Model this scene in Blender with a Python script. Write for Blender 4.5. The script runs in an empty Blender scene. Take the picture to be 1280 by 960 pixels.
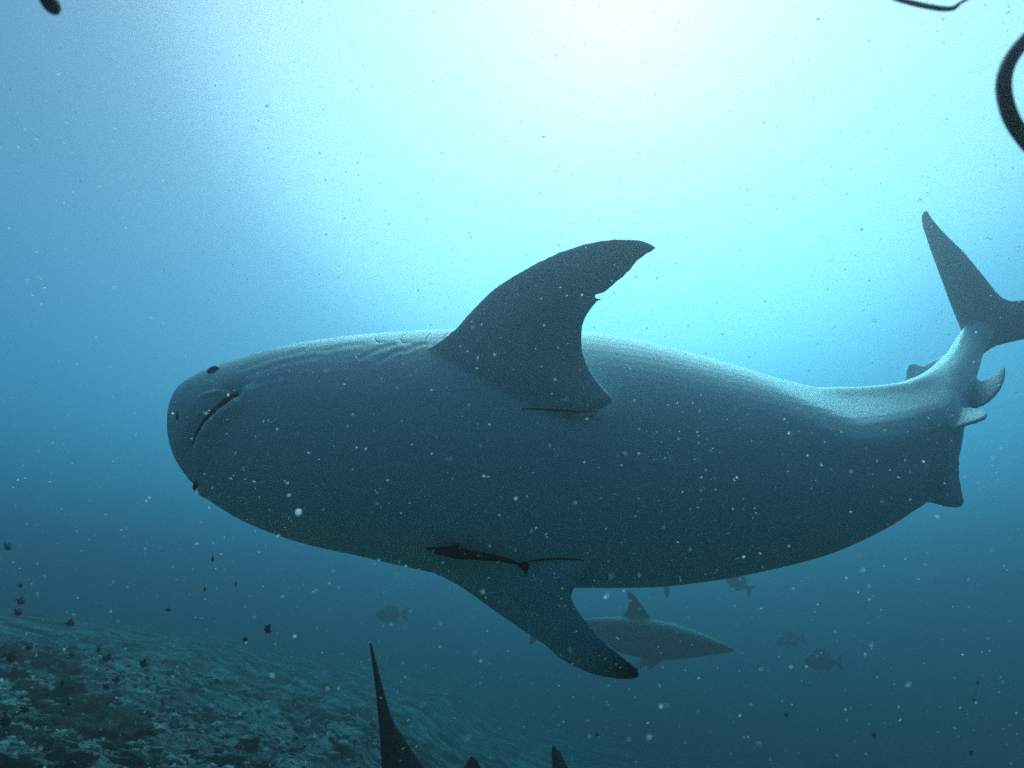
import bpy, bmesh, math, random
import numpy as np
from mathutils import Vector, Matrix, noise
from mathutils.bvhtree import BVHTree
from mathutils.geometry import delaunay_2d_cdt

scene = bpy.context.scene
col = scene.collection
random.seed(7)

# ------------------------------------------------------------------ camera
LENS, SENSOR, PITCH = 22.0, 36.0, math.radians(20)
F = LENS / SENSOR * 1280.0                       # focal length in photograph pixels
cam_d = bpy.data.cameras.new('camera')
cam_d.lens, cam_d.sensor_width = LENS, SENSOR
cam_d.clip_start, cam_d.clip_end = 0.05, 500
cam_d.dof.use_dof = True
cam_d.dof.focus_distance = 1.9
cam_d.dof.aperture_fstop = 6.0
cam = bpy.data.objects.new('camera', cam_d)
cam.rotation_euler = (math.pi / 2 + PITCH, 0, 0)
col.objects.link(cam)
scene.camera = cam
CP, SP = math.cos(PITCH), math.sin(PITCH)

def V(px, py, d):
    """a point at distance d (metres, along the lens axis) in the direction of a photo pixel"""
    x, z = (px - 640) / F * d, (480 - py) / F * d
    return Vector((x, d * CP - z * SP, d * SP + z * CP))

# ------------------------------------------------------------------ sky, sun, exposure
sd = V(782, -22, 1.0).normalized()                # towards the sun's glow
EL, AZ = math.asin(sd.z), math.atan2(sd.x, sd.y)
world = bpy.data.worlds.new('World')
scene.world = world
world.use_nodes = True
wn = world.node_tree
bg = wn.nodes['Background']
sky = wn.nodes.new('ShaderNodeTexSky')
sky.sky_type = 'NISHITA'
sky.sun_disc = False
sky.sun_elevation = EL
sky.sun_rotation = AZ
wn.links.new(sky.outputs[0], bg.inputs[0])
bg.inputs[1].default_value = 0.13
sun_d = bpy.data.lights.new('sun', 'SUN')
sun_d.energy = 5.0
sun_d.angle = math.radians(66)
sun_d.color = (1.0, 0.97, 0.92)
sun = bpy.data.objects.new('sun', sun_d)
sun.rotation_euler = sd.to_track_quat('Z', 'Y').to_euler()
sun.location = (0, 0, 6)
col.objects.link(sun)
vs = scene.view_settings
vs.view_transform, vs.look = 'Standard', 'None'
vs.exposure, vs.gamma = 0.14, 1.0
vs.use_curve_mapping = False
cy = scene.cycles
cy.use_denoising = False
cy.max_bounces, cy.diffuse_bounces, cy.volume_bounces = 6, 3, 0
cy.use_adaptive_sampling = False

# ------------------------------------------------------------------ materials
def mat(name):
    m = bpy.data.materials.new(name)
    m.use_nodes = True
    nt = m.node_tree
    return m, nt, nt.nodes['Principled BSDF']

def noise_mat(name, c0, c1, scale, rough=.7, bump=.3, bscale=None, detail=6, spec=.3, dist=.01):
    m, nt, p = mat(name)
    tc = nt.nodes.new('ShaderNodeTexCoord')
    n = nt.nodes.new('ShaderNodeTexNoise')
    n.inputs['Scale'].default_value = scale
    n.inputs['Detail'].default_value = detail
    n.inputs['Roughness'].default_value = .6
    r = nt.nodes.new('ShaderNodeValToRGB')
    r.color_ramp.elements[0].position, r.color_ramp.elements[1].position = .35, .68
    r.color_ramp.elements[0].color, r.color_ramp.elements[1].color = (*c0, 1), (*c1, 1)
    nt.links.new(tc.outputs['Object'], n.inputs['Vector'])
    nt.links.new(n.outputs['Fac'], r.inputs['Fac'])
    nt.links.new(r.outputs['Color'], p.inputs['Base Color'])
    p.inputs['Roughness'].default_value = rough
    p.inputs['Specular IOR Level'].default_value = spec
    n2 = nt.nodes.new('ShaderNodeTexNoise')
    n2.inputs['Scale'].default_value = bscale or scale * 4
    n2.inputs['Detail'].default_value = 5
    nt.links.new(tc.outputs['Object'], n2.inputs['Vector'])
    b = nt.nodes.new('ShaderNodeBump')
    b.inputs['Strength'].default_value = bump
    b.inputs['Distance'].default_value = dist
    nt.links.new(n2.outputs['Fac'], b.inputs['Height'])
    nt.links.new(b.outputs['Normal'], p.inputs['Normal'])
    return m

def skin_mat(name, pale, dark, tip, spec=.5):
    """shark skin: colour by the 'tone' attribute (0 belly, 1 back, 2 fin tip), fine mottling"""
    m, nt, p = mat(name)
    N, L = nt.nodes, nt.links
    at = N.new('ShaderNodeAttribute'); at.attribute_name = 'tone'
    tc = N.new('ShaderNodeTexCoord')
    n1 = N.new('ShaderNodeTexNoise'); n1.inputs['Scale'].default_value = 5; n1.inputs['Detail'].default_value = 9; n1.inputs['Roughness'].default_value = .65
    n2 = N.new('ShaderNodeTexNoise'); n2.inputs['Scale'].default_value = 140; n2.inputs['Detail'].default_value = 4
    L.new(tc.outputs['Object'], n1.inputs['Vector']); L.new(tc.outputs['Object'], n2.inputs['Vector'])
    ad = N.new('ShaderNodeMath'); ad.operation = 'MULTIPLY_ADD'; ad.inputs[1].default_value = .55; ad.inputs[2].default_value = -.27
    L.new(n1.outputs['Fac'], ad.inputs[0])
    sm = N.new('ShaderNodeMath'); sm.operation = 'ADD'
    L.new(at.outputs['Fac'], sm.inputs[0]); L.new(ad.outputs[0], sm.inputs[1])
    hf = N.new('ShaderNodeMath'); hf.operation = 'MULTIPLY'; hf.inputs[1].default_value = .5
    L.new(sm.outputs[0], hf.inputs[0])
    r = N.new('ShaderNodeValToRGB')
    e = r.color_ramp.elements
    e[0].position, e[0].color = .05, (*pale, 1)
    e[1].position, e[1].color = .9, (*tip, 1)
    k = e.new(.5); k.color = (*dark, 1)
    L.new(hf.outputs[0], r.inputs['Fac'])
    L.new(r.outputs['Color'], p.inputs['Base Color'])
    p.inputs['Roughness'].default_value = .42
    p.inputs['Specular IOR Level'].default_value = spec
    b1 = N.new('ShaderNodeBump'); b1.inputs['Strength'].default_value = .25; b1.inputs['Distance'].default_value = .004
    b2 = N.new('ShaderNodeBump'); b2.inputs['Strength'].default_value = .14; b2.inputs['Distance'].default_value = .03
    L.new(n2.outputs['Fac'], b1.inputs['Height'])
    L.new(n1.outputs['Fac'], b2.inputs['Height'])
    L.new(b2.outputs['Normal'], b1.inputs['Normal'])
    L.new(b1.outputs['Normal'], p.inputs['Normal'])
    return m

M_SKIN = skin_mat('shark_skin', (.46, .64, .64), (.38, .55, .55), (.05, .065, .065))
M_SKIN2 = skin_mat('grey_shark_skin', (.07, .075, .075), (.026, .03, .03), (.015, .015, .015), .12)
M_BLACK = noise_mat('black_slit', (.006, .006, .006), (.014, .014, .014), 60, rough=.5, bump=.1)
M_EYE, _nt, _p = mat('eye_glass')
_p.inputs['Base Color'].default_value = (.008, .009, .009, 1); _p.inputs['Roughness'].default_value = .12
M_REMORA = noise_mat('remora_skin', (.003, .003, .003), (.010, .010, .009), 30, rough=.55, bump=.2)
M_FISH = noise_mat('dark_fish_skin', (.012, .012, .012), (.035, .035, .03), 40, rough=.5, bump=.2)
M_FISH2 = noise_mat('grey_fish_skin', (.03, .033, .033), (.10, .10, .095), 18, rough=.4, bump=.2, spec=.5)
M_SAND = noise_mat('rubble_bottom', (.030, .033, .028), (.24, .25, .22), 4.5, rough=.95, bump=.8, bscale=26, detail=9, spec=.1, dist=.03)
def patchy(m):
    """dark streaks along the slope, shaded crevices painted into the colour"""
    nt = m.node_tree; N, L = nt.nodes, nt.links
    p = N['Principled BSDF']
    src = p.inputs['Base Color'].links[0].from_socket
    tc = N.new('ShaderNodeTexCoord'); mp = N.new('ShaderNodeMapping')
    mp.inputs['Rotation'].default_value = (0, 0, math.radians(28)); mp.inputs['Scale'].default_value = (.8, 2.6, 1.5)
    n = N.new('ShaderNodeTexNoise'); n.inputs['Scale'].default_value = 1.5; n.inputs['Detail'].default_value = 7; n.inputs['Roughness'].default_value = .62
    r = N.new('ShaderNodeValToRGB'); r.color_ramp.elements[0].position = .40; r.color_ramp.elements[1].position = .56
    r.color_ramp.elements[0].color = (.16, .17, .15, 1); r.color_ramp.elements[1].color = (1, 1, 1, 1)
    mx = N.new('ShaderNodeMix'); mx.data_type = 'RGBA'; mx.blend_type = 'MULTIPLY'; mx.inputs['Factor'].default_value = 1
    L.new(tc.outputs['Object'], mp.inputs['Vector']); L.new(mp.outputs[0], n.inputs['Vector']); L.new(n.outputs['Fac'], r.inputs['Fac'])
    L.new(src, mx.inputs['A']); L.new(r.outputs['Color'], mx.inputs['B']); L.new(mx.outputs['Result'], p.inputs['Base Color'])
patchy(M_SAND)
M_ROCK = noise_mat('coral_rock', (.035, .036, .03), (.30, .31, .27), 6, rough=.95, bump=.9, bscale=30, detail=8, spec=.1, dist=.03)
M_DARKROCK = noise_mat('dark_rock', (.012, .014, .01), (.07, .075, .055), 7, rough=.95, bump=.9, bscale=30, detail=8, spec=.1, dist=.03)  # darker version of the coral rock colour
M_RUBBER = noise_mat('black_rubber', (.006, .006, .007), (.018, .018, .02), 90, rough=.45, bump=.15)
M_CORD = noise_mat('dark_green_webbing', (.012, .03, .03), (.03, .06, .055), 200, rough=.7, bump=.4)
M_WEED = noise_mat('yellow_weed', (.10, .09, .02), (.22, .19, .05), 60, rough=.7, bump=.2)

M_SNOW = bpy.data.materials.new('marine_snow')
M_SNOW.use_nodes = True
nt = M_SNOW.node_tree
nt.nodes.remove(nt.nodes['Principled BSDF'])
_t = nt.nodes.new('ShaderNodeBsdfTranslucent'); _t.inputs[0].default_value = (.9, .9, .86, 1)
_d = nt.nodes.new('ShaderNodeBsdfDiffuse'); _d.inputs[0].default_value = (.85, .85, .8, 1)
_m = nt.nodes.new('ShaderNodeMixShader'); _m.inputs[0].default_value = .4
nt.links.new(_t.outputs[0], _m.inputs[1]); nt.links.new(_d.outputs[0], _m.inputs[2])
nt.links.new(_m.outputs[0], nt.nodes['Material Output'].inputs[0])

# ------------------------------------------------------------------ object helpers
def link(name, me, m, parent=None, smooth=True):
    o = bpy.data.objects.new(name, me)
    col.objects.link(o)
    if m is not None and not me.materials:
        me.materials.append(m)
    if smooth and len(me.polygons):
        me.polygons.foreach_set('use_smooth', np.ones(len(me.polygons), dtype=bool))
    if parent is not None:
        o.parent = parent
    return o

def mesh(name, verts, faces):
    me = bpy.data.meshes.new(name)
    me.from_pydata([tuple(v) for v in verts], [], faces)
    me.update()
    return me

def tag(o, label, cat, group=None):
    o['label'], o['category'] = label, cat
    if group:
        o['group'] = group
    return o

class MB:
    """collects vertices and faces of one mesh"""
    def __init__(s): s.v, s.f = [], []
    def add(s, v, f):
        k = len(s.v)
        s.v += [Vector(p) for p in v]
        s.f += [tuple(i + k for i in q) for q in f]
    def loft(s, rings):
        """rings: list of lists of points; closed ends by fans"""
        n = len(rings[0]); v, f = [], []
        for r in rings: v += r
        for i in range(len(rings) - 1):
            for j in range(n):
                a, b = i * n + j, i * n + (j + 1) % n
                f.append((a, b, b + n, a + n))
        for i, rev in ((0, True), (len(rings) - 1, False)):
            c = sum((Vector(p) for p in rings[i]), Vector()) / n
            v.append(c); k = len(v) - 1
            for j in range(n):
                a, b = i * n + j, i * n + (j + 1) % n
                f.append((b, a, k) if rev else (a, b, k))
        s.add(v, f)
    def plate(s, outline, fn, thick, step, edge=.0045):
        """a fin: outline in 2D, fn(u, v) -> 3D point, swollen to thick(u, v) away from its rim"""
        pts = [Vector(p) for p in outline]
        nb = len(pts)
        us, vs_ = [p.x for p in pts], [p.y for p in pts]
        def inside(x, y):
            c = False; j = nb - 1
            for i in range(nb):
                if (pts[i].y > y) != (pts[j].y > y) and x < (pts[j].x - pts[i].x) * (y - pts[i].y) / (pts[j].y - pts[i].y) + pts[i].x:
                    c = not c
                j = i
            return c
        def rim(x, y):
            best = 1e9
            for i in range(nb):
                a, b = pts[i], pts[(i + 1) % nb]
                ab = b - a; q = Vector((x, y)) - a
                t = max(0, min(1, q.dot(ab) / max(ab.dot(ab), 1e-12)))
                best = min(best, (q - ab * t).length)
            return best
        allp = list(pts)
        x = min(us)
        while x < max(us):
            y = min(vs_)
            while y < max(vs_):
                if inside(x, y) and rim(x, y) > step * .5:
                    allp.append(Vector((x, y)))
                y += step
            x += step
        ov, oe, of, *_ = delaunay_2d_cdt(allp, [(i, (i + 1) % nb) for i in range(nb)], [], 1, 1e-6)
        v, f = [], []
        P = [fn(p.x, p.y) for p in ov]
        e = step * .25
        n = len(ov)
        nor, th = [], []
        for p, q in zip(ov, P):
            du, dv = fn(p.x + e, p.y) - q, fn(p.x, p.y + e) - q
            nor.append(du.cross(dv).normalized())
            dr = rim(p.x, p.y) * (du.length / e)
            T = thick(p.x, p.y)
            th.append(edge + max(0, T - edge) * min(1, dr / (4.5 * T + 1e-6)) ** .6)
        v = [q + m * t for q, m, t in zip(P, nor, th)] + [q - m * t for q, m, t in zip(P, nor, th)]
        cnt = {}
        for t in of:
            for i in range(len(t)):
                a, b = t[i], t[(i + 1) % len(t)]
                cnt[(a, b)] = cnt.get((a, b), 0) + 1
            f.append(tuple(t)); f.append(tuple(i + n for i in reversed(t)))
        for (a, b) in list(cnt):
            if (b, a) not in cnt:
                f.append((b, a, a + n, b + n))
        s.add(v, f)
    def tube(s, path, radii, n=10):
        rings = []
        up = Vector((.13, .2, .97))
        for i, p in enumerate(path):
            t = (path[min(i + 1, len(path) - 1)] - path[max(i - 1, 0)]).normalized()
            a = t.cross(up).normalized(); b = a.cross(t).normalized()
            r = radii[i] if hasattr(radii, '__len__') else radii
            ra, rb = r if hasattr(r, '__len__') else (r, r)
            rings.append([p + a * ra * math.cos(2 * math.pi * k / n) + b * rb * math.sin(2 * math.pi * k / n) for k in range(n)])
        s.loft(rings)
    def mesh(s, name): return mesh(name, s.v, s.f)

def smooth_path(pts, n=8):
    out = []
    for i in range(len(pts) - 1):
        p0, p1, p2, p3 = (pts[max(i - 1, 0)], pts[i], pts[i + 1], pts[min(i + 2, len(pts) - 1)])
        for k in range(n):
            t = k / n
            out.append(.5 * ((2 * p1) + (p2 - p0) * t + (2 * p0 - 5 * p1 + 4 * p2 - p3) * t * t + (3 * p1 - p0 - 3 * p2 + p3) * t ** 3))
    return out + [pts[-1]]

def remesh(me, voxel, smooth_it):
    o = bpy.data.objects.new('tmp', me)
    col.objects.link(o)
    r = o.modifiers.new('r', 'REMESH'); r.mode = 'VOXEL'; r.voxel_size = voxel
    if smooth_it:
        sm = o.modifiers.new('s', 'SMOOTH'); sm.factor = .5; sm.iterations = smooth_it
    dg = bpy.context.evaluated_depsgraph_get()
    out = bpy.data.meshes.new_from_object(o.evaluated_get(dg))
    bpy.data.objects.remove(o)
    return out

def coords(me):
    a = np.empty(len(me.vertices) * 3, dtype=np.float32); me.vertices.foreach_get('co', a); return a.reshape(-1, 3)
def normals(me):
    a = np.empty(len(me.vertices) * 3, dtype=np.float32); me.vertices.foreach_get('normal', a); return a.reshape(-1, 3)
def set_coords(me, a):
    me.vertices.foreach_set('co', a.astype(np.float32).ravel()); me.update()
def set_tone(me, t):
    at = me.attributes.new('tone', 'FLOAT', 'POINT'); at.data.foreach_set('value', t.astype(np.float32))

def pchip(xs, ys, x):
    """smooth monotone interpolation"""
    xs, ys = np.array(xs, float), np.array(ys, float)
    h = np.diff(xs); d = np.diff(ys) / h
    m = np.zeros(len(xs)); m[0], m[-1] = d[0], d[-1]
    for i in range(1, len(xs) - 1):
        if d[i - 1] * d[i] > 0:
            w1, w2 = 2 * h[i] + h[i - 1], h[i] + 2 * h[i - 1]
            m[i] = (w1 + w2) / (w1 / d[i - 1] + w2 / d[i])
    x = np.clip(np.asarray(x, float), xs[0], xs[-1])
    i = np.clip(np.searchsorted(xs, x) - 1, 0, len(h) - 1)
    t = (x - xs[i]) / h[i]
    return (ys[i] * (1 + 2 * t) * (1 - t) ** 2 + h[i] * m[i] * t * (1 - t) ** 2 + ys[i + 1] * t * t * (3 - 2 * t) + h[i] * m[i + 1] * t * t * (t - 1))

# ------------------------------------------------------------------ seabed
def fbm(x, y, z=0., oct=5, sc=1.):
    return noise.fractal(Vector((x * sc, y * sc, z)), 1.0, 2.1, oct)

def ground_base(x, y):
    """broad shape: a rubble slope climbing to the left of the camera"""
    t = -x - .1 - .05 * (y - 4)
    rise = .5 * math.log(1 + math.exp(max(-30, min(30, t / .5))))
    rise = 3.4 * (1 - math.exp(-rise * .30 / 3.4))
    u_ = max(0, x + 1.5)
    drop = .06 * max(0, min(y - 3.5, 30)) + 2.0 * (1 - math.exp(-u_ * .26))
    return -1.36 + rise - drop

def ground(x, y):
    z = ground_base(x, y)
    r = math.hypot(x, y)
    z += .10 * fbm(x, y, 3.1, 4, .55)
    if r < 16:
        ridge = 1 - abs(fbm(x * .8 + y * .5, y * .8 - x * .4, 9.3, 4, 1.5))
        z += .16 * (ridge - .75) + .05 * fbm(x, y, 5.5, 5, 5.)
    return z

def axis(lo, d0, d1, hi, fine, n):
    core = list(np.arange(d0, d1, fine))
    a = [d0 - (d0 - lo) * (k / n) ** 2.2 for k in range(n, 0, -1)]
    b = [d1 + (hi - d1) * (k / n) ** 2.2 for k in range(0, n + 1)]
    return a + core + b
gx = axis(-66, -6.5, 3.5, 66, .035, 34)
gy = axis(-66, 1.0, 10., 66, .04, 34)
verts = [(x, y, ground(x, y)) for y in gy for x in gx]
nx = len(gx)
faces = [(j * nx + i, j * nx + i + 1, (j + 1) * nx + i + 1, (j + 1) * nx + i) for j in range(len(gy) - 1) for i in range(nx - 1)]
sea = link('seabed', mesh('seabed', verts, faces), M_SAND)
sea['kind'] = 'structure'

# loose rubble on the seabed
def stone_shape(seed, n=1):
    bm = bmesh.new()
    bmesh.ops.create_icosphere(bm, subdivisions=n, radius=1)
    r = random.Random(seed)
    o = Vector((r.uniform(0, 90), r.uniform(0, 90), r.uniform(0, 90)))
    for v in bm.verts:
        k = 1 + .55 * noise.noise(v.co * 1.3 + o) + .25 * noise.noise(v.co * 3.1 + o)
        v.co = v.co * k
    vs_, fs = [v.co.copy() for v in bm.verts], [tuple(v.index for v in f.verts) for f in bm.faces]
    bm.free()
    return vs_, fs

SHAPES = [stone_shape(k) for k in range(10)]
rub = MB()
rr = random.Random(3)
for k in range(17000):
    y = 1.7 + 7.0 * rr.random() ** 1.6
    x = rr.uniform(-5.6, 1.4)
    s = .007 + .040 * rr.random() ** 4
    if noise.noise(Vector((x * 1.1, y * 1.1, 4))) < -.05 and rr.random() < .7:
        continue
    sv, sf = SHAPES[k % 10]
    R = Matrix.Rotation(rr.uniform(0, 6.28), 3, 'Z') @ Matrix.Diagonal((s * rr.uniform(.8, 2.2), s * rr.uniform(.7, 1.2), s * rr.uniform(.5, .9)))
    c = Vector((x, y, ground(x, y) + s * .15))
    rub.add([R @ p + c for p in sv], sf)
ro = link('coral_rubble', rub.mesh('coral_rubble'), M_ROCK)
ro['kind'] = 'stuff'
ro['label'] = 'broken coral rubble strewn over the sloping seabed'

# larger rocks, each a thing
rock_me = []
for k in range(6):
    sv, sf = stone_shape(40 + k, 4)
    o = Vector((k * 7.3, 2, 5))
    sv = [p * (1 + .34 * noise.fractal(p * 2.2 + o, .8, 2, 5)) for p in sv]
    rock_me.append((mesh('rock_pale', sv, sf), mesh('rock_dark', sv, sf)))
for a, b in rock_me:
    a.materials.append(M_ROCK); b.materials.append(M_DARKROCK)

def on_ground(px, py):
    """where the line of sight through a photo pixel meets the seabed"""
    d = V(px, py, 1.0)
    t = .6
    while t < 30:
        p = d * t
        if p.z < ground(p.x, p.y):
            return p
        t += .02
    return d * 30

def rock(px, py, w, h, dark, k, lab=None):
    p = on_ground(px, py)
    d = p.length
    o = link('rock', rock_me[k % 6][1 if dark else 0], None)
    o.location = p - Vector((0, 0, h * d / F * .3))
    o.scale = (w * d / F, w * d / F * .8, h * d / F)
    o.rotation_euler = (rr.uniform(-.2, .2), rr.uniform(.0, .4), rr.uniform(0, 6.28))
    tag(o, lab or ('dark rock lying on the sloping rubble seabed' if dark else 'pale coral rock lying on the sloping rubble seabed'),
        'rock', None if lab else 'dark rocks on the slope' if dark else 'pale rocks on the slope')
for k, (px, py, w, h) in enumerate([(128, 908, 42, 13), (95, 893, 30, 12), (62, 876, 26, 11), (30, 868, 20, 10), (40, 930, 22, 9), (85, 860, 14, 9),
                                    (168, 898, 16, 8), (50, 825, 16, 8), (90, 840, 18, 9), (10, 820, 14, 9), (188, 918, 18, 7), (75, 935, 14, 7),
                                    (310, 930, 12, 6), (425, 936, 10, 5), (15, 850, 14, 8), (140, 935, 16, 6)]):
    rock(px, py, w, h, True, k, {0: 'largest dark rock, a long slab across the rubble slope', 15: 'low dark rock beside the yellowish weed blades'}.get(k))
for k, (px, py, w, h) in enumerate([(108, 880, 16, 8), (60, 812, 12, 6), (215, 935, 26, 9), (250, 945, 22, 8), (122, 897, 14, 6), (70, 925, 18, 7),
                                    (20, 945, 20, 8), (65, 948, 24, 8), (230, 905, 14, 5), (15, 895, 14, 7), (285, 950, 20, 7), (365, 938, 12, 5),
                                    (95, 950, 18, 7), (45, 905, 13, 6), (160, 945, 15, 6), (500, 925, 16, 7), (330, 950, 14, 5)]):
    rock(px, py, w, h, False, k)

# a few thin weed blades
for k, (px, py) in enumerate([(168, 957), (160, 952), (177, 960)]):
    p = on_ground(px, py) - Vector((0, 0, .02))
    b = MB()
    path = [p + Vector((-.012 * j - .002 * j * j, 0, .022 * j)) for j in range(6)]
    b.tube(path, [(.004 * (1 - j / 6.2), .0012) for j in range(6)], 6)
    tag(link('weed_blade', b.mesh('weed_blade'), M_WEED), 'thin yellowish weed blade sprouting between the rubble', 'weed', 'weed blades in the rubble')

# ------------------------------------------------------------------ the big shark
XT = [213, 215, 219, 228, 240, 265, 300, 350, 400, 450, 500, 560, 650, 730, 800, 860, 920, 980, 1030, 1080, 1130]
YT = [527, 511, 494, 480, 471, 459, 448, 434, 425, 419, 415, 412, 411, 415, 426, 441, 458, 475, 484, 483, 478]
XB = [213, 215, 220, 230, 247, 270, 310, 350, 400, 450, 500, 560, 650, 730, 800, 870, 940, 1000, 1060, 1100, 1130]
YB = [529, 546, 563, 585, 608, 626, 649, 665, 679, 689, 700, 712, 723, 727, 726, 719, 706, 692, 671, 653, 636]
XD = [213, 218, 228, 245, 270, 300, 350, 400, 500, 600, 750, 900, 1000, 1080, 1130]
BD = [.012, .055, .092, .132, .170, .202, .242, .275, .325, .352, .368, .345, .29, .215, .155]
XC = [213, 400, 700, 950, 1130]
DC = [1.93, 1.98, 2.0, 1.99, 1.995]

stations = []
xs = [213 + 150 * (k / 60) ** 2 for k in range(61)] + list(np.linspace(369, 1130, 130))
for x in xs:
    stations.append(((x, float(pchip(XT, YT, x))), (x, float(pchip(XB, YB, x))), float(pchip(XC, DC, x)), float(pchip(XD, BD, x))))
TAIL = [((1130, 478), (1130, 634), 1.995, .155), ((1145, 473), (1152, 612), 2.01, .125), ((1158, 467), (1172, 570), 2.05, .092), ((1172, 457), (1191, 520), 2.13, .068),
        ((1187, 441), (1211, 478), 2.29, .052), ((1200, 419), (1224, 446), 2.48, .043), ((1212, 402), (1238, 426), 2.62, .032), ((1223, 395), (1240, 408), 2.67, .016)]
u = np.arange(len(TAIL))
for s in np.linspace(0, len(TAIL) - 1, 60)[1:]:
    g = lambda vals: float(pchip(u, vals, s))
    stations.append(((g([t[0][0] for t in TAIL]), g([t[0][1] for t in TAIL])), (g([t[1][0] for t in TAIL]), g([t[1][1] for t in TAIL])), g([t[2] for t in TAIL]), g([t[3] for t in TAIL])))
cs, As = [], []
for tp, bt, d, b in stations:
    T, B = V(*tp, d), V(*bt, d)
    cs.append((T + B) / 2); As.append((T - B) / 2)
rings = []
for i, st in enumerate(stations):
    t = (cs[min(i + 2, len(cs) - 1)] - cs[max(i - 2, 0)]).normalized()
    a = As[i]
    bv = t.cross(a).normalized()
    if bv.dot(cs[i]) < 0: bv = -bv
    bv = bv * st[3]
    ring = []
    x_ = (st[0][0] + st[1][0]) / 2 if st[0][0] < 1131 else max(860, 1130 - 5 * (st[0][0] - 1130))
    for k in range(72):
        th = 2 * math.pi * k / 72
        c, s = math.cos(th), math.sin(th)
        e = .94
        s2 = math.copysign(abs(s) ** e, s)
        if s2 < 0 and x_ > 860:      # shoulder where the swollen belly meets the slimmer tail stock
            w = min(1, (x_ - 860) / 190); w = w * w * (3 - 2 * w)
            h0 = .92 - .36 * w
            q = max(0, min(1, (c - h0) / .42)); q = q * q * (3 - 2 * q)
            s2 *= 1 + .06 * w * max(0, 1 - abs(c - h0 + .18) / .3) - .50 * w * q
        ring.append(cs[i] + a * math.copysign(abs(c) ** e, c) + bv * s2)
    rings.append(ring)
big = MB()
big.loft(rings)

def plane3(p, q, r):
    """depth as a linear function of photo position through three (px, py, depth) points"""
    Amat = np.array([[p[0], p[1], 1], [q[0], q[1], 1], [r[0], r[1], 1]], float)
    k = np.linalg.solve(Amat, np.array([p[2], q[2], r[2]], float))
    return lambda x, y: float(k[0] * x + k[1] * y + k[2])

# upper pectoral fin
df = plane3((535, 452, 1.78), (735, 512, 1.60), (820, 309, 1.50))
o1 = [(521, 443), (532, 438), (548, 428), (560, 419), (572, 409), (583, 396), (596, 382), (612, 366), (626, 355), (642, 345), (670, 329), (700, 315), (730, 305), (750, 301), (767, 299), (785, 299), (800, 300), (812, 304), (820, 310),
      (815, 314), (807, 318), (801, 323), (797, 325), (792, 331), (788, 338), (783, 341), (779, 347), (773, 350), (768, 355), (761, 361), (755, 366), (753, 366.5), (740, 369), (740, 372), (754, 373.5), (746, 377), (740, 384), (735, 391), (731, 398), (728, 407), (727, 417), (727, 428), (728, 440),
      (732, 452), (737, 462), (744, 473), (752, 483), (760, 491), (766, 498), (764, 504), (757, 509), (746, 513), (730, 515), (700, 520), (660, 530), (610, 528), (565, 505), (535, 470)]
th1 = lambda x, y: .014 + .030 * max(0, min(1, (y - 310) / 200)) ** 1.2
big.plate(o1, lambda x, y: V(x, y, df(x, y) + .00000055 * (y - 300) ** 2), th1, 6)
# lower pectoral fin
dg_ = plane3((560, 700, 1.80), (735, 700, 1.70), (798, 845, 1.80))
o2 = [(470, 690), (500, 700), (525, 708), (548, 718), (570, 729), (590, 742), (610, 757), (640, 778), (665, 795), (682, 806), (697, 820), (713, 830), (732, 839), (752, 845), (775, 848), (792, 848), (799, 845), (798, 838), (788, 829), (775, 819), (760, 807), (747, 795), (735, 781),
      (724, 766), (717, 755), (714, 746), (716, 738), (722, 729), (729, 718), (734, 708), (736, 702), (733, 699), (722, 697), (700, 696), (670, 690), (620, 680), (560, 672), (500, 678)]
th2 = lambda x, y: .013 + .032 * max(0, min(1, (845 - y) / 160)) ** 1.2
big.plate(o2, lambda x, y: V(x, y, dg_(x, y)), th2, 6)
# first dorsal fin, on the far side of the rolled body
dorsal_o = V(640, 548, 2.28); dorsal_u = V(840, 556, 2.28) - dorsal_o
dorsal_w = (V(740, 480, 3.2) - V(740, 552, 2.28)).normalized()
big.plate([(0, 0), (.15, .12), (.38, .26), (.6, .34), (.72, .36), (.76, .33), (.7, .25), (.7, .16), (.78, .07), (.98, .02), (.95, 0), (.8, -.08), (.4, -.1), (.1, -.08)],
          lambda x, y: dorsal_o + dorsal_u * x + dorsal_w * y, lambda x, y: .02 - .02 * max(0, y), .03)
# pelvic fins
dp = plane3((1165, 535, 1.93), (1235, 518, 1.86), (1200, 500, 2.02))
big.plate([(1158, 530), (1176, 527), (1188, 519), (1200, 512), (1213, 510), (1226, 513), (1235, 518), (1232, 523), (1222, 527), (1208, 531), (1192, 537), (1176, 543), (1160, 546)],
          lambda x, y: V(x, y, dp(x, y)), lambda x, y: .017, 4)
dq = plane3((1140, 600, 1.96), (1195, 550, 2.02), (1203, 632, 1.98))
big.plate([(1128, 590), (1150, 555), (1178, 545), (1193, 546), (1197, 556), (1198, 575), (1198, 595), (1201, 612), (1204, 626), (1202, 633), (1194, 635), (1180, 633), (1165, 629), (1150, 626), (1138, 627), (1125, 620)],
          lambda x, y: V(x, y, dq(x, y)), lambda x, y: .015, 5)
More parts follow.
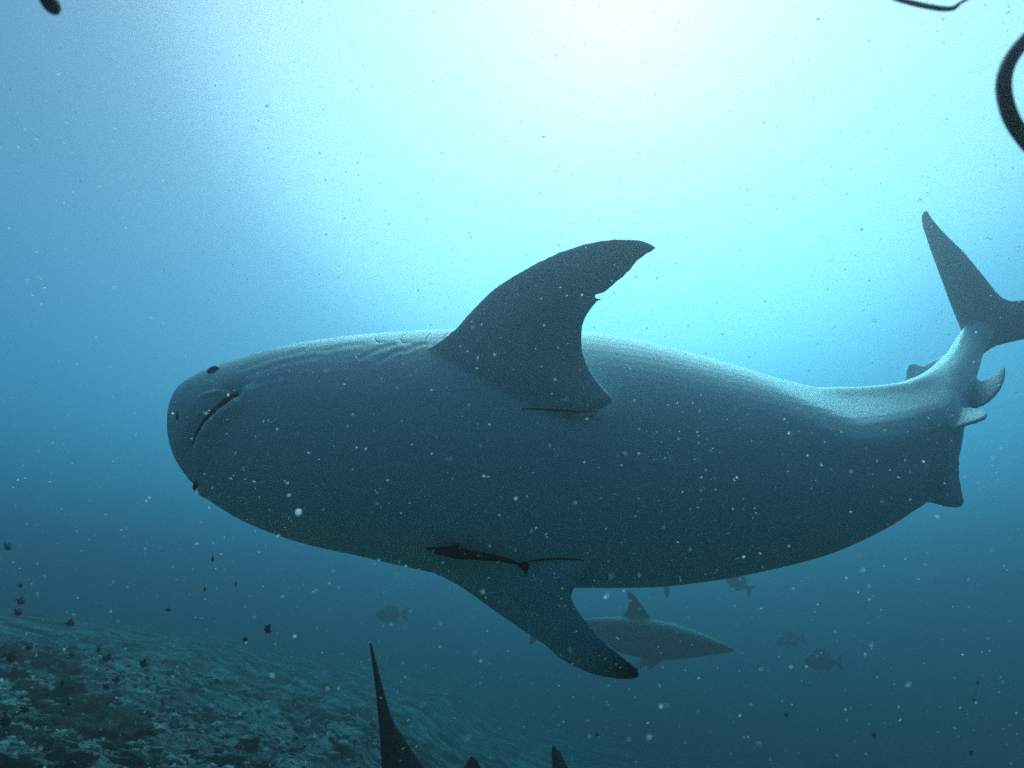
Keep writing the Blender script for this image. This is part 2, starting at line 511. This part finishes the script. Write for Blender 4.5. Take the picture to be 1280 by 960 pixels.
# anal fin, second dorsal fin, tail fin
da = plane3((1205, 505, 2.17), (1257, 460, 2.16), (1222, 478, 2.20))
big.plate([(1195, 500), (1208, 480), (1220, 474), (1227, 476), (1236, 475), (1246, 467), (1256, 458), (1257, 465), (1255, 476), (1250, 487), (1242, 497), (1232, 505), (1220, 510), (1205, 512)],
          lambda x, y: V(x, y, da(x, y)), lambda x, y: .013, 4)
ds = plane3((1135, 470, 2.18), (1190, 444, 2.34), (1135, 455, 2.22))
big.plate([(1131, 476), (1132, 464), (1134, 456), (1139, 454), (1145, 456), (1152, 458), (1162, 453), (1174, 447), (1187, 440), (1194, 436), (1200, 446), (1180, 460), (1160, 475), (1140, 485)],
          lambda x, y: V(x, y, ds(x, y)), lambda x, y: .014, 4)
dc_ = plane3((1225, 415, 2.63), (1157, 265, 2.52), (1340, 388, 2.74))
o7 = [(1152, 271), (1154, 265), (1158, 263), (1162, 269), (1168, 278), (1178, 289), (1191, 302), (1206, 317), (1220, 334), (1232, 349), (1243, 363), (1252, 372), (1262, 376), (1280, 375), (1305, 373), (1332, 374), (1343, 379), (1338, 390), (1318, 407), (1298, 418), (1280, 424),
      (1262, 428), (1246, 432), (1236, 437), (1228, 443), (1215, 430), (1203, 415), (1198, 403), (1190, 384), (1180, 357), (1170, 330), (1161, 305), (1154, 284)]
big.plate(o7, lambda x, y: V(x, y, dc_(x, y)), lambda x, y: .010 + .013 * max(0, 1 - math.hypot(x - 1225, y - 415) / 120), 5)

body_me = remesh(big.mesh('shark_body'), .0048, 4)
C, NR = coords(body_me).astype(float), normals(body_me).astype(float)
# photo position of every vertex, to place the mouth, gills and tones on the head
yc = C[:, 1] * CP + C[:, 2] * SP
zc = -C[:, 1] * SP + C[:, 2] * CP
U, W = 640 + F * C[:, 0] / yc, 480 - F * zc / yc
def dist_poly(pts):
    best = np.full(len(U), 1e9); side = np.zeros(len(U)); along = np.zeros(len(U)); acc = 0
    for (ax, ay), (bx, by) in zip(pts[:-1], pts[1:]):
        lx, ly = bx - ax, by - ay; L2 = lx * lx + ly * ly; L = math.sqrt(L2)
        t = np.clip(((U - ax) * lx + (W - ay) * ly) / L2, 0, 1)
        d = np.hypot(U - ax - t * lx, W - ay - t * ly)
        s = np.sign(lx * (W - ay) - ly * (U - ax))
        k = d < best
        best[k], side[k], along[k] = d[k], s[k], (acc + t * L)[k]
        acc += L
    return best, side, along, acc
front = (yc < np.interp(U, XC, DC) - .0) & (U < 620)
disp = np.zeros(len(U))
mouth = [(299, 491), (288, 499), (275, 508), (264, 517), (254, 528), (246, 541), (241, 556), (239, 574), (241, 592), (246, 606)]
dm, sdm, al, tot = dist_poly(mouth)
near = front & (dm < 40)
fade = np.clip(al / 8, .55, 1) * np.clip((tot - al) / 40, .25, 1)
snout_side = sdm > 0
jaw = np.where(snout_side, -.046 * np.exp(-(dm / 11.0) ** 2) - .012 * np.exp(-(dm / 3.0) ** 2), -.040 * np.exp(-(dm / 3.0) ** 2) + .020 * np.exp(-((dm - 10) / 9) ** 2))
disp += np.where(near, jaw * fade, 0)
# fold above the mouth corner
dl, sl, al2, tot2 = dist_poly([(244, 499), (256, 494), (270, 490.5), (284, 489.5), (298, 490)])
disp += np.where(front & (dl < 10), .009 * np.exp(-(dl / 2.4) ** 2) * np.sin(np.pi * np.clip(al2 / tot2, 0, 1)), 0)
# gill slits
GILLS = [[(472, 418.5), (469, 423), (472, 427.5), (480, 428.5)], [(512, 415.5), (504, 419), (501, 424), (504, 428.5), (513, 428)],
         [(541, 414.8), (536, 418), (532, 423), (531, 428.5)], [(562, 413.8), (557, 418), (553, 424)]]
for g in GILLS:
    dgl, sg, alg, tg = dist_poly(g)
    disp += np.where(front & (dgl < 8), -.0014 * np.exp(-(dgl / 2.0) ** 2), 0)
# wrinkles of skin behind the jaw and in front of the fin
for pts, dep in [([(450, 448), (472, 437), (492, 431)], .003), ([(474, 452), (486, 444), (500, 438)], .0035), ([(505, 440), (516, 434), (530, 430)], .003), ([(400, 440), (430, 433), (452, 430)], .002),
                 ([(310, 470), (350, 455), (400, 446)], .002), ([(300, 462), (340, 448), (380, 439)], .002), ([(305, 487), (330, 476), (360, 470)], .002)]:
    dw, sw, aw, tw = dist_poly(pts)
    dep *= .45
    disp += np.where(front & (dw < 12), -dep * np.exp(-(dw / 2.6) ** 2) + .6 * dep * np.exp(-((dw - 5) / 3) ** 2), 0)
C2 = C + NR * disp[:, None]
set_coords(body_me, C2)
# skin tone: belly pale, back grey, fin tips dusky
backdir = np.array([.0, .86, .5]); backdir /= np.linalg.norm(backdir)
tone = np.clip(.5 + .75 * (NR @ backdir), 0, 1)
tipd = lambda x, y, r: np.clip(1 - np.hypot(U - x, W - y) / r, 0, 1)
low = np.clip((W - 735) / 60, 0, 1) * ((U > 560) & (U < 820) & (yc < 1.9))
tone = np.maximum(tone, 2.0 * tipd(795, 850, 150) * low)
upf = np.clip(1 - np.abs((yc - (np.array([df(0, 0)]) + (df(1, 0) - df(0, 0)) * U + (df(0, 1) - df(0, 0)) * W))) / .09, 0, 1) * np.clip((515 - W) / 90, 0, 1) * (U > 515) * (U < 830)  # whole upper fin darkened in colour, for its shaded look against the lit flank
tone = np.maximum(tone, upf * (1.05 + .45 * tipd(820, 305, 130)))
set_tone(body_me, tone)
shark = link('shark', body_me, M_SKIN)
tag(shark, 'huge heavy bodied shark rolled with its belly towards us, remora beneath', 'shark')
bvh = BVHTree.FromPolygons([Vector(p) for p in C2.tolist()], [tuple(p.vertices) for p in body_me.polygons])

def on_shark(px, py, lift=0.):
    d = V(px, py, 1.0).normalized()
    h = bvh.ray_cast(Vector((0, 0, 0)), d, 6)
    if h[0] is None:
        h = bvh.find_nearest(V(px, py, 2.0))
    return h[0] + h[1] * lift, h[1]

def ellipsoid(c, ax, n=14, m=9):
    b = MB(); R = []
    for i in range(m):
        ph = -math.pi / 2 + math.pi * (i + .5) / m
        R.append([c + ax[0] * math.cos(ph) * math.cos(2 * math.pi * k / n) + ax[1] * math.cos(ph) * math.sin(2 * math.pi * k / n) + ax[2] * math.sin(ph) for k in range(n)])
    b.loft(R)
    return b
# eye
p, n = on_shark(267, 462.5)
tx = (V(276, 457, 2) - V(260, 465, 2)).normalized(); tx = (tx - n * tx.dot(n)).normalized(); ty = n.cross(tx)
link('eye', ellipsoid(p + n * .002, (tx * .020, ty * .0145, n * .009)).mesh('eye'), M_EYE, shark)
# nostrils
for px, py, tl in ((221.5, 520, (222, 510)), (246, 606, (241, 598))):
    p, n = on_shark(px, py); q, _ = on_shark(*tl)
    tx = (q - p); tx = (tx - n * tx.dot(n)).normalized(); ty = n.cross(tx)
    k_ = 1 if px < 230 else .6
    link('nostril', ellipsoid(p - n * (.001 if k_ == 1 else .002), (tx * .016 * k_, ty * .006 * k_, n * .004 * k_)).mesh('nostril'), M_BLACK, shark)
p, n = on_shark(246, 604)
b = MB(); b.tube([p - n * .004, p + V(-2, 5, 2.0) - V(0, 0, 2.0) + n * .002, p + V(-3, 9, 2.0) - V(0, 0, 2.0)], [.010, .007, .001], 8)
link('nostril_flap', b.mesh('nostril_flap'), M_SKIN2, shark)
# gill slit linings
for g in GILLS:
    pts = []
    for (ax, ay), (bx, by) in zip(g[:-1], g[1:]):
        for t in (0, .34, .67): pts.append((ax + (bx - ax) * t, ay + (by - ay) * t))
    pts.append(g[-1])
    path = [on_shark(x, y, -.001)[0] for x, y in pts]
    b = MB(); b.tube(path, [.0006 + .0015 * math.sin(math.pi * (k + .4) / len(path)) for k in range(len(path))], 6)
    link('gill_slit', b.mesh('gill_slit'), M_BLACK, shark)
# dark tube added for the shade inside the mouth groove
b = MB(); path = [on_shark(x, y, -.004)[0] for x, y in mouth[:8]]
b.tube(path, [.009, .0115, .0095, .008, .007, .0055, .004, .002], 8)
link('mouth_line', b.mesh('mouth_line'), M_BLACK, shark)

# dark tubes added for the shadow gap behind the fins' free rear margins
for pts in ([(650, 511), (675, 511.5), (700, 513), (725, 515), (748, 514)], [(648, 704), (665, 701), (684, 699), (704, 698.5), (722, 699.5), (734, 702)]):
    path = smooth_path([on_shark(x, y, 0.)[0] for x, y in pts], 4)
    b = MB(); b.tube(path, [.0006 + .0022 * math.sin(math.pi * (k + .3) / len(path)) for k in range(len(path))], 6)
    link('fin_gap_shade', b.mesh('fin_gap_shade'), M_BLACK, shark)

# ------------------------------------------------------------------ remora on the belly
ctr = [(533, 685.5), (545, 687.5), (560, 690), (575, 692.5), (595, 694.5), (615, 697), (632, 700), (645, 704), (653, 709), (656, 713)]
hw = [1.2, 4.2, 6.2, 6.4, 5.2, 4.2, 3.2, 2.2, 1.6, 1.2]
path = []
for x, y in ctr:
    p, n = on_shark(x, y)
    path.append(p - p.normalized() * .036)
s = path[4].length / F
b = MB()
b.tube(path, [(h * s * .75, h * s) for h in hw], 12)
dm_ = (path[0].length + path[-1].length) / 2
b.plate([(556, 685), (564, 682), (574, 680.5), (571.5, 685), (577, 690), (562, 690)], lambda x, y: V(x, y, path[2].y * CP + path[2].z * SP), lambda x, y: .002, 2.5, .001)
b.plate([(648, 704.5), (654, 703), (660, 703.5), (661, 710), (658.5, 720), (654, 713), (648.5, 709)], lambda x, y: V(x, y, path[-1].y * CP + path[-1].z * SP), lambda x, y: .002, 2.5, .001)
tag(link('remora', b.mesh('remora'), M_REMORA), 'slender black remora clinging along the big shark\'s belly', 'fish')

# ------------------------------------------------------------------ ordinary sharks
def shark_mesh(voxel, bend=0., name='shark_body', tall_tail=False):
    """a grey whaler shark two metres and a half long: nose at x = +1.25, tail at x = -1.25, z up"""
    L = 2.5
    S = [0, .012, .04, .09, .16, .25, .36, .46, .56, .66, .74, .80, .84]
    HU = [.004, .022, .048, .085, .125, .158, .17, .158, .13, .09, .06, .043, .038]
    HL = [.004, .018, .036, .065, .105, .15, .168, .152, .118, .078, .05, .036, .03]
    WD = [.004, .038, .075, .115, .145, .165, .168, .15, .118, .08, .052, .037, .026]
    mb = MB(); R = []
    off = lambda s: bend * max(0, s - .3) ** 2
    for s in np.linspace(0, 1, 70) ** 1.3 * .84:
        g = lambda a: float(pchip(S, a, s))
        ring = []
        for k in range(28):
            t = 2 * math.pi * k / 28
            c, sn = math.cos(t), math.sin(t)
            ring.append(Vector((1.25 - s * L, off(s) + g(WD) * c, (g(HU) if sn > 0 else g(HL)) * sn)))
        R.append(ring)
    mb.loft(R)
    pl = lambda ox, oz: (lambda x, y: Vector((1.25 - x, off(x / L), y)))
    th = lambda x, y: .016
    # first dorsal, second dorsal, anal, tail (x = metres from the nose)
    mb.plate([(.78, .08), (.80, .155), (.86, .22), (.95, .32), (1.03, .385), (1.085, .40), (1.09, .37), (1.07, .30), (1.08, .23), (1.12, .18), (1.19, .155), (1.15, .1), (1.0, .05)], pl(0, 0), th, .025)
    mb.plate([(1.50, .05), (1.57, .17), (1.63, .22), (1.675, .235), (1.70, .19), (1.74, .13), (1.82, .085), (1.76, .03)] if tall_tail else
             [(1.62, .05), (1.64, .10), (1.69, .145), (1.735, .165), (1.735, .14), (1.75, .11), (1.81, .085), (1.76, .04)], pl(0, 0), lambda x, y: .011, .02)
    mb.plate([(1.64, -.04), (1.67, -.09), (1.72, -.13), (1.76, -.15), (1.76, -.12), (1.77, -.09), (1.83, -.06), (1.77, -.03)], pl(0, 0), lambda x, y: .011, .02)
    mb.plate([(1.78, .03), (1.88, .085), (1.96, .135), (2.04, .18), (2.10, .22), (2.165, .26), (2.21, .30), (2.26, .36), (2.33, .45), (2.405, .548), (2.42, .552), (2.415, .535), (2.36, .44), (2.315, .36), (2.25, .23), (2.19, .10), (2.17, .03), (2.20, -.05), (2.24, -.15), (2.25, -.22), (2.22, -.225), (2.15, -.17), (2.08, -.09), (2.0, -.035), (1.85, -.02)] if tall_tail else
             [(1.98, .03), (2.06, .05), (2.14, .12), (2.26, .26), (2.38, .40), (2.47, .50), (2.50, .505), (2.505, .47), (2.46, .42), (2.42, .36), (2.36, .27), (2.28, .14), (2.23, .04), (2.24, -.04), (2.28, -.15), (2.29, -.22), (2.26, -.225), (2.19, -.17), (2.12, -.09), (2.05, -.035), (1.98, -.025)],
             pl(0, 0), lambda x, y: .010 + .012 * max(0, 1 - abs(y) / .25), .025, .0035 if tall_tail else .0045)
    for sg in (-1, 1):      # pectoral and pelvic fins
        mb.plate([(.60, .05), (.66, .14), (.72, .22), (.82, .36), (.92, .50), (.97, .55), (.99, .53), (.96, .44), (.90, .33), (.86, .25), (.85, .18), (.88, .12), (.86, .05)],
                 lambda x, y: Vector((1.25 - x, sg * (y * .82 + .02), -.07 - .42 * y)), lambda x, y: .017, .025)
        mb.plate([(1.36, .02), (1.40, .10), (1.45, .16), (1.49, .18), (1.50, .15), (1.52, .09), (1.55, .05), (1.52, .0)],
                 lambda x, y: Vector((1.25 - x, off(x / L) + sg * (y * .8 + .02), -.07 - .4 * y)), lambda x, y: .012, .025)
    me = remesh(mb.mesh(name), voxel, 2)
    c, n = coords(me).astype(float), normals(me).astype(float)
    set_tone(me, np.clip(.5 + 2.2 * (n[:, 2] + .25 + 2.0 * c[:, 2] / .5 * .3), 0, 1) * 1.15)
    return me

def place(o, pos, yaw, pitch=0., roll=0., scale=1.):
    o.rotation_mode = 'XYZ'
    o.matrix_world = Matrix.Translation(pos) @ Matrix.Rotation(yaw, 4, 'Z') @ Matrix.Rotation(pitch, 4, 'Y') @ Matrix.Rotation(roll, 4, 'X') @ Matrix.Scale(scale, 4)

g1 = link('shark', shark_mesh(.012, .5), M_SKIN2)
yaw = math.radians(-28)
place(g1, V(812, 793, 8.2) + Vector((-.54 * math.cos(yaw), -.54 * math.sin(yaw), -.0)), yaw, math.radians(6), 0, 1.28)
g1.matrix_world = g1.matrix_world @ Matrix.Diagonal((1, 1.05, 1.14, 1))
tag(g1, 'smaller upright grey shark swimming far behind the big shark\'s lower fin', 'shark', 'sharks in the background')
g2 = link('shark', shark_mesh(.006, 0., tall_tail=True), M_SKIN2)
tag(g2, 'shark swimming low over the seabed, only its raised tail and fin tips showing', 'shark', 'sharks in the background')
place(g2, Vector((.047, 3.261, -.887)), .764, .323, -.109, .87)

# ------------------------------------------------------------------ fish
def fish_mesh(deep=.42, fork=.12, seed=0, name='fish_body'):
    """unit-length fish, nose at x = +.5, z up"""
    b = MB(); R = []
    S = [0, .04, .12, .25, .4, .55, .68, .76, .80]
    HH = [.01, .08, .16, .225, .24, .2, .12, .065, .055]
    k = deep / .48
    for s in np.linspace(0, .8, 18):
        h = float(pchip(S, HH, s)) * k
        w = h * (.5 if s < .6 else .4)
        R.append([Vector((.5 - s, w * math.cos(2 * math.pi * j / 14), h * math.sin(2 * math.pi * j / 14))) for j in range(14)])
    b.loft(R)
    f = lambda x, y: Vector((.5 - x, 0, y))
    th = lambda x, y: .012
    b.plate([(.76, .04), (.84, .10), (.94, .19), (1.0, .22), (.97, .12), (.92 + fork * .0, 0), (.97, -.12), (1.0, -.22), (.94, -.19), (.84, -.10), (.76, -.04)], f, th, .05, .004)
    b.plate([(.22, .2 * k), (.28, .30 * k), (.40, .34 * k), (.55, .30 * k), (.66, .24 * k), (.70, .14 * k), (.6, .12 * k), (.4, .18 * k)], f, th, .05, .004)
    b.plate([(.48, -.16 * k), (.54, -.28 * k), (.62, -.26 * k), (.70, -.12 * k), (.6, -.1 * k)], f, th, .05, .004)
    b.plate([(.28, -.18 * k), (.34, -.31 * k), (.40, -.29 * k), (.40, -.2 * k)], f, th, .05, .004)
    return b.mesh(name)
FM = [fish_mesh(.52, .1), fish_mesh(.62, .05), fish_mesh(.38, .2)]
for m_ in FM[:2]: m_.materials.append(M_FISH)
FM[2].materials.append(M_FISH2)
FM.append(fish_mesh(.44, .2)); FM[3].materials.append(M_FISH2)

def fish(px, py, d, length_px, kind, yaw, pitch, label, group):
    o = link('fish', FM[kind], None)
    place(o, V(px, py, d), math.radians(yaw), math.radians(pitch), 0, length_px * d / F)
    return tag(o, label, 'fish', group)
SL = 'tiny dark fish hovering over the rubble slope'
GL = 'dark fish hovering over the slope'
for px, py, d, w, yw, pt in [(25, 751, 3.6, 12, 60, 20), (22, 765, 3.5, 12, 50, 35), (36, 808, 3.1, 12, 70, 40), (13, 821, 2.8, 17, 20, 20), (87, 779, 3.8, 12, 10, 0), (135, 823, 3.6, 12, 200, -10),
                             (145, 850, 3.4, 11, 0, 0), (180, 830, 3.2, 14, 160, -12), (123, 811, 3.9, 9, 80, 30), (89, 818, 3.8, 8, 60, 30), (78, 853, 2.8, 14, 130, 40), (86, 879, 2.5, 16, 100, -40),
                             (8, 898, 2.0, 22, 80, 65), (85, 957, 2.0, 19, 10, 0), (30, 886, 2.3, 12, 60, 20), (210, 762, 4.2, 7, 30, 20), (132, 858, 3.0, 9, 0, 30)]:
    fish(px, py, d, w, 1, yw, pt, SL, GL)
fish(335, 787, 2.6, 15, 1, 150, -30, 'plump dark fish in open water beyond the slope\'s end', None)
for px, py, w, yw, pt in [(9, 683, 12, 70, 40), (266, 697, 11, 95, 75), (295, 729, 8, 85, 80), (256, 736, 8, 90, 60), (306, 799, 8, 20, 10), (25, 732, 7, 40, 10)]:
    fish(px, py, 3.4, w, 1, yw, pt, 'tiny dark fish in blue water high above the slope', 'dark fish above the slope')
for px, py, d, w, k, yw, pt, lab in [(490, 768, 15, 42, 2, 175, 0, 'faint grey fish drifting alone under the big shark\'s throat'),
                                     (833, 731, 11, 34, 3, 80, 62, 'grey fish with only its tail dangling below the big shark\'s belly'),
                                     (923, 728, 11.5, 40, 3, 150, -35, 'grey fish swimming close under the big shark\'s belly, tail down'),
                                     (989, 800, 15, 40, 2, 185, 8, 'faint slender grey fish above a deeper bodied one'),
                                     (1030, 827, 12, 48, 3, 176, -4, 'deep bodied grey fish with forked tail near the seabed haze')]:
    fish(px, py, d, w, k, yw, pt, lab, None)
for px, py, w, yw in [(1092, 919, 9, 30), (983, 893, 10, 100), (1214, 940, 12, 80), (1222, 853, 9, 60), (1217, 874, 8, 70), (747, 919, 9, 120), (432, 936, 10, 20), (425, 935, 8, 160)]:
    fish(px, py, 4.2, w, 1, yw, 25, 'tiny dark fish low in the dim water near the seabed', 'dark fish in the dim water')

# ------------------------------------------------------------------ diver's gear at the edge of view
hp = [V(x, y, d * .55) for x, y, d in [(1345, 20, .80), (1310, 27, .80), (1284, 48, .79), (1264, 73, .785), (1255, 98, .78), (1256, 122, .78), (1264, 148, .78), (1279, 172, .785), (1298, 192, .79), (1325, 205, .80), (1355, 205, .81)]]
b = MB(); b.tube(smooth_path(hp), .0088 * .55, 14)
tag(link('hose', b.mesh('hose'), M_RUBBER), 'black rubber hose curling in a loop through the bright water', 'hose')
cp_ = [V(x, y, .46) for x, y in [(1085, -14), (1105, -7), (1122, -1), (1145, 5), (1165, 9), (1180, 11), (1192, 10), (1200, 4), (1209, -1), (1222, -8), (1240, -20)]]
sp = smooth_path(cp_)
b = MB(); b.tube(sp, [(.0014, .0007 + .0030 * max(0, math.sin(math.pi * min(1, k / (len(sp) * .72))))) for k in range(len(sp))], 10)
tag(link('strap', b.mesh('strap'), M_CORD), 'dark slack strap sagging into the bright water above', 'strap')
b = MB()
b.tube(smooth_path([V(x, y, .46) for x, y in [(44, -40), (50, -22), (57, -6), (62, 2), (67, 9), (71, 14), (74, 18)]], 5), [.57 * r for r in [.003] * 6 + [.004, .005, .006, .007, .008, .009, .0098, .0104, .0108, .0110, .0110, .0109, .0107, .0104, .0100, .0095, .009, .0082, .0072, .006, .0045, .003, .0015, .0008, .0004][:25]], 14)
tag(link('rubber_bulb', b.mesh('rubber_bulb'), M_RUBBER), 'small dark rounded bulb dipping into the pale blue water', 'bulb')

# ------------------------------------------------------------------ drifting particles
sn = MB()
rs = random.Random(11)
def flake(c, r):
    n = rs.choice((4, 5, 6))
    ax = Vector((rs.gauss(0, 1), rs.gauss(0, 1), rs.gauss(0, 1))).normalized()
    a = ax.orthogonal().normalized(); bb = ax.cross(a)
    el = rs.uniform(.45, 1)
    ring = [c + (a * math.cos(2 * math.pi * k / n) + bb * math.sin(2 * math.pi * k / n) * el) * r * rs.uniform(.7, 1.2) for k in range(n)]
    sn.add(ring + [c + ax * r * .45], [(k, (k + 1) % n, n) for k in range(n)])
for k in range(38000):
    y = .22 + 1.0 * rs.random() ** .8
    p = Vector((rs.uniform(-1.15, 1.15), y, rs.uniform(-.45, 1.15)))
    if noise.noise(p * 4.5) < rs.uniform(-.5, .35): continue      # drifting in loose clouds
    flake(p, (.0004 + .0020 * rs.random() ** 6) * (.35 + .9 * y))
for k in range(5000):
    p = Vector((rs.uniform(-4, 4), rs.uniform(1.2, 5.5), rs.uniform(-1.2, 2.5)))
    flake(p, .0010 + .004 * rs.random() ** 5)
for k in range(260):
    p = Vector((rs.uniform(-1.15, 1.15), rs.uniform(.4, 1.2), rs.uniform(-.45, 1.15)))
    flake(p, rs.uniform(.0018, .0034))
so = link('marine_snow', sn.mesh('marine_snow'), M_SNOW, smooth=False)
so['kind'] = 'stuff'
so['label'] = 'pale specks of drifting plankton and silt filling the water'

# ------------------------------------------------------------------ the water itself: one closed box of even volume
zmin = min(v[2] for v in verts)
TOP = 5.9
S1, S2, AB = (.0002, .0555, .0570), (.1040, .0006, .0003), (.1350, .0420, .0228)
G1, G2 = .58, .93
hb = MB()
hb.add([(x, y, z) for z in (zmin - 1, TOP) for y in (-68, 68) for x in (-68, 68)],
       [(0, 2, 3, 1), (4, 5, 7, 6), (0, 1, 5, 4), (2, 6, 7, 3), (0, 4, 6, 2), (1, 3, 7, 5)])
M_W = bpy.data.materials.new('sea_water')
M_W.use_nodes = True
nt = M_W.node_tree
nt.nodes.remove(nt.nodes['Principled BSDF'])
D1 = .16
v1 = nt.nodes.new('ShaderNodeVolumePrincipled')
v1.inputs['Density'].default_value = D1
v1.inputs['Color'].default_value = (*[c / D1 for c in S1], 1)
v1.inputs['Absorption Color'].default_value = (*[(1 - a / (D1 * (1 - c / D1))) ** 2 for a, c in zip(AB, S1)], 1)
v1.inputs['Anisotropy'].default_value = G1
v2 = nt.nodes.new('ShaderNodeVolumePrincipled')
D2 = max(S2)
v2.inputs['Density'].default_value = D2
v2.inputs['Color'].default_value = (*[c / D2 for c in S2], 1)
v2.inputs['Absorption Color'].default_value = (1, 1, 1, 1)
v2.inputs['Anisotropy'].default_value = G2
ad = nt.nodes.new('ShaderNodeAddShader')
nt.links.new(v1.outputs[0], ad.inputs[0]); nt.links.new(v2.outputs[0], ad.inputs[1])
nt.links.new(ad.outputs[0], nt.nodes['Material Output'].inputs['Volume'])
haze = link('haze', hb.mesh('haze'), M_W, smooth=False)
haze['kind'] = 'stuff'
haze['label'] = 'hazy blue sea water'
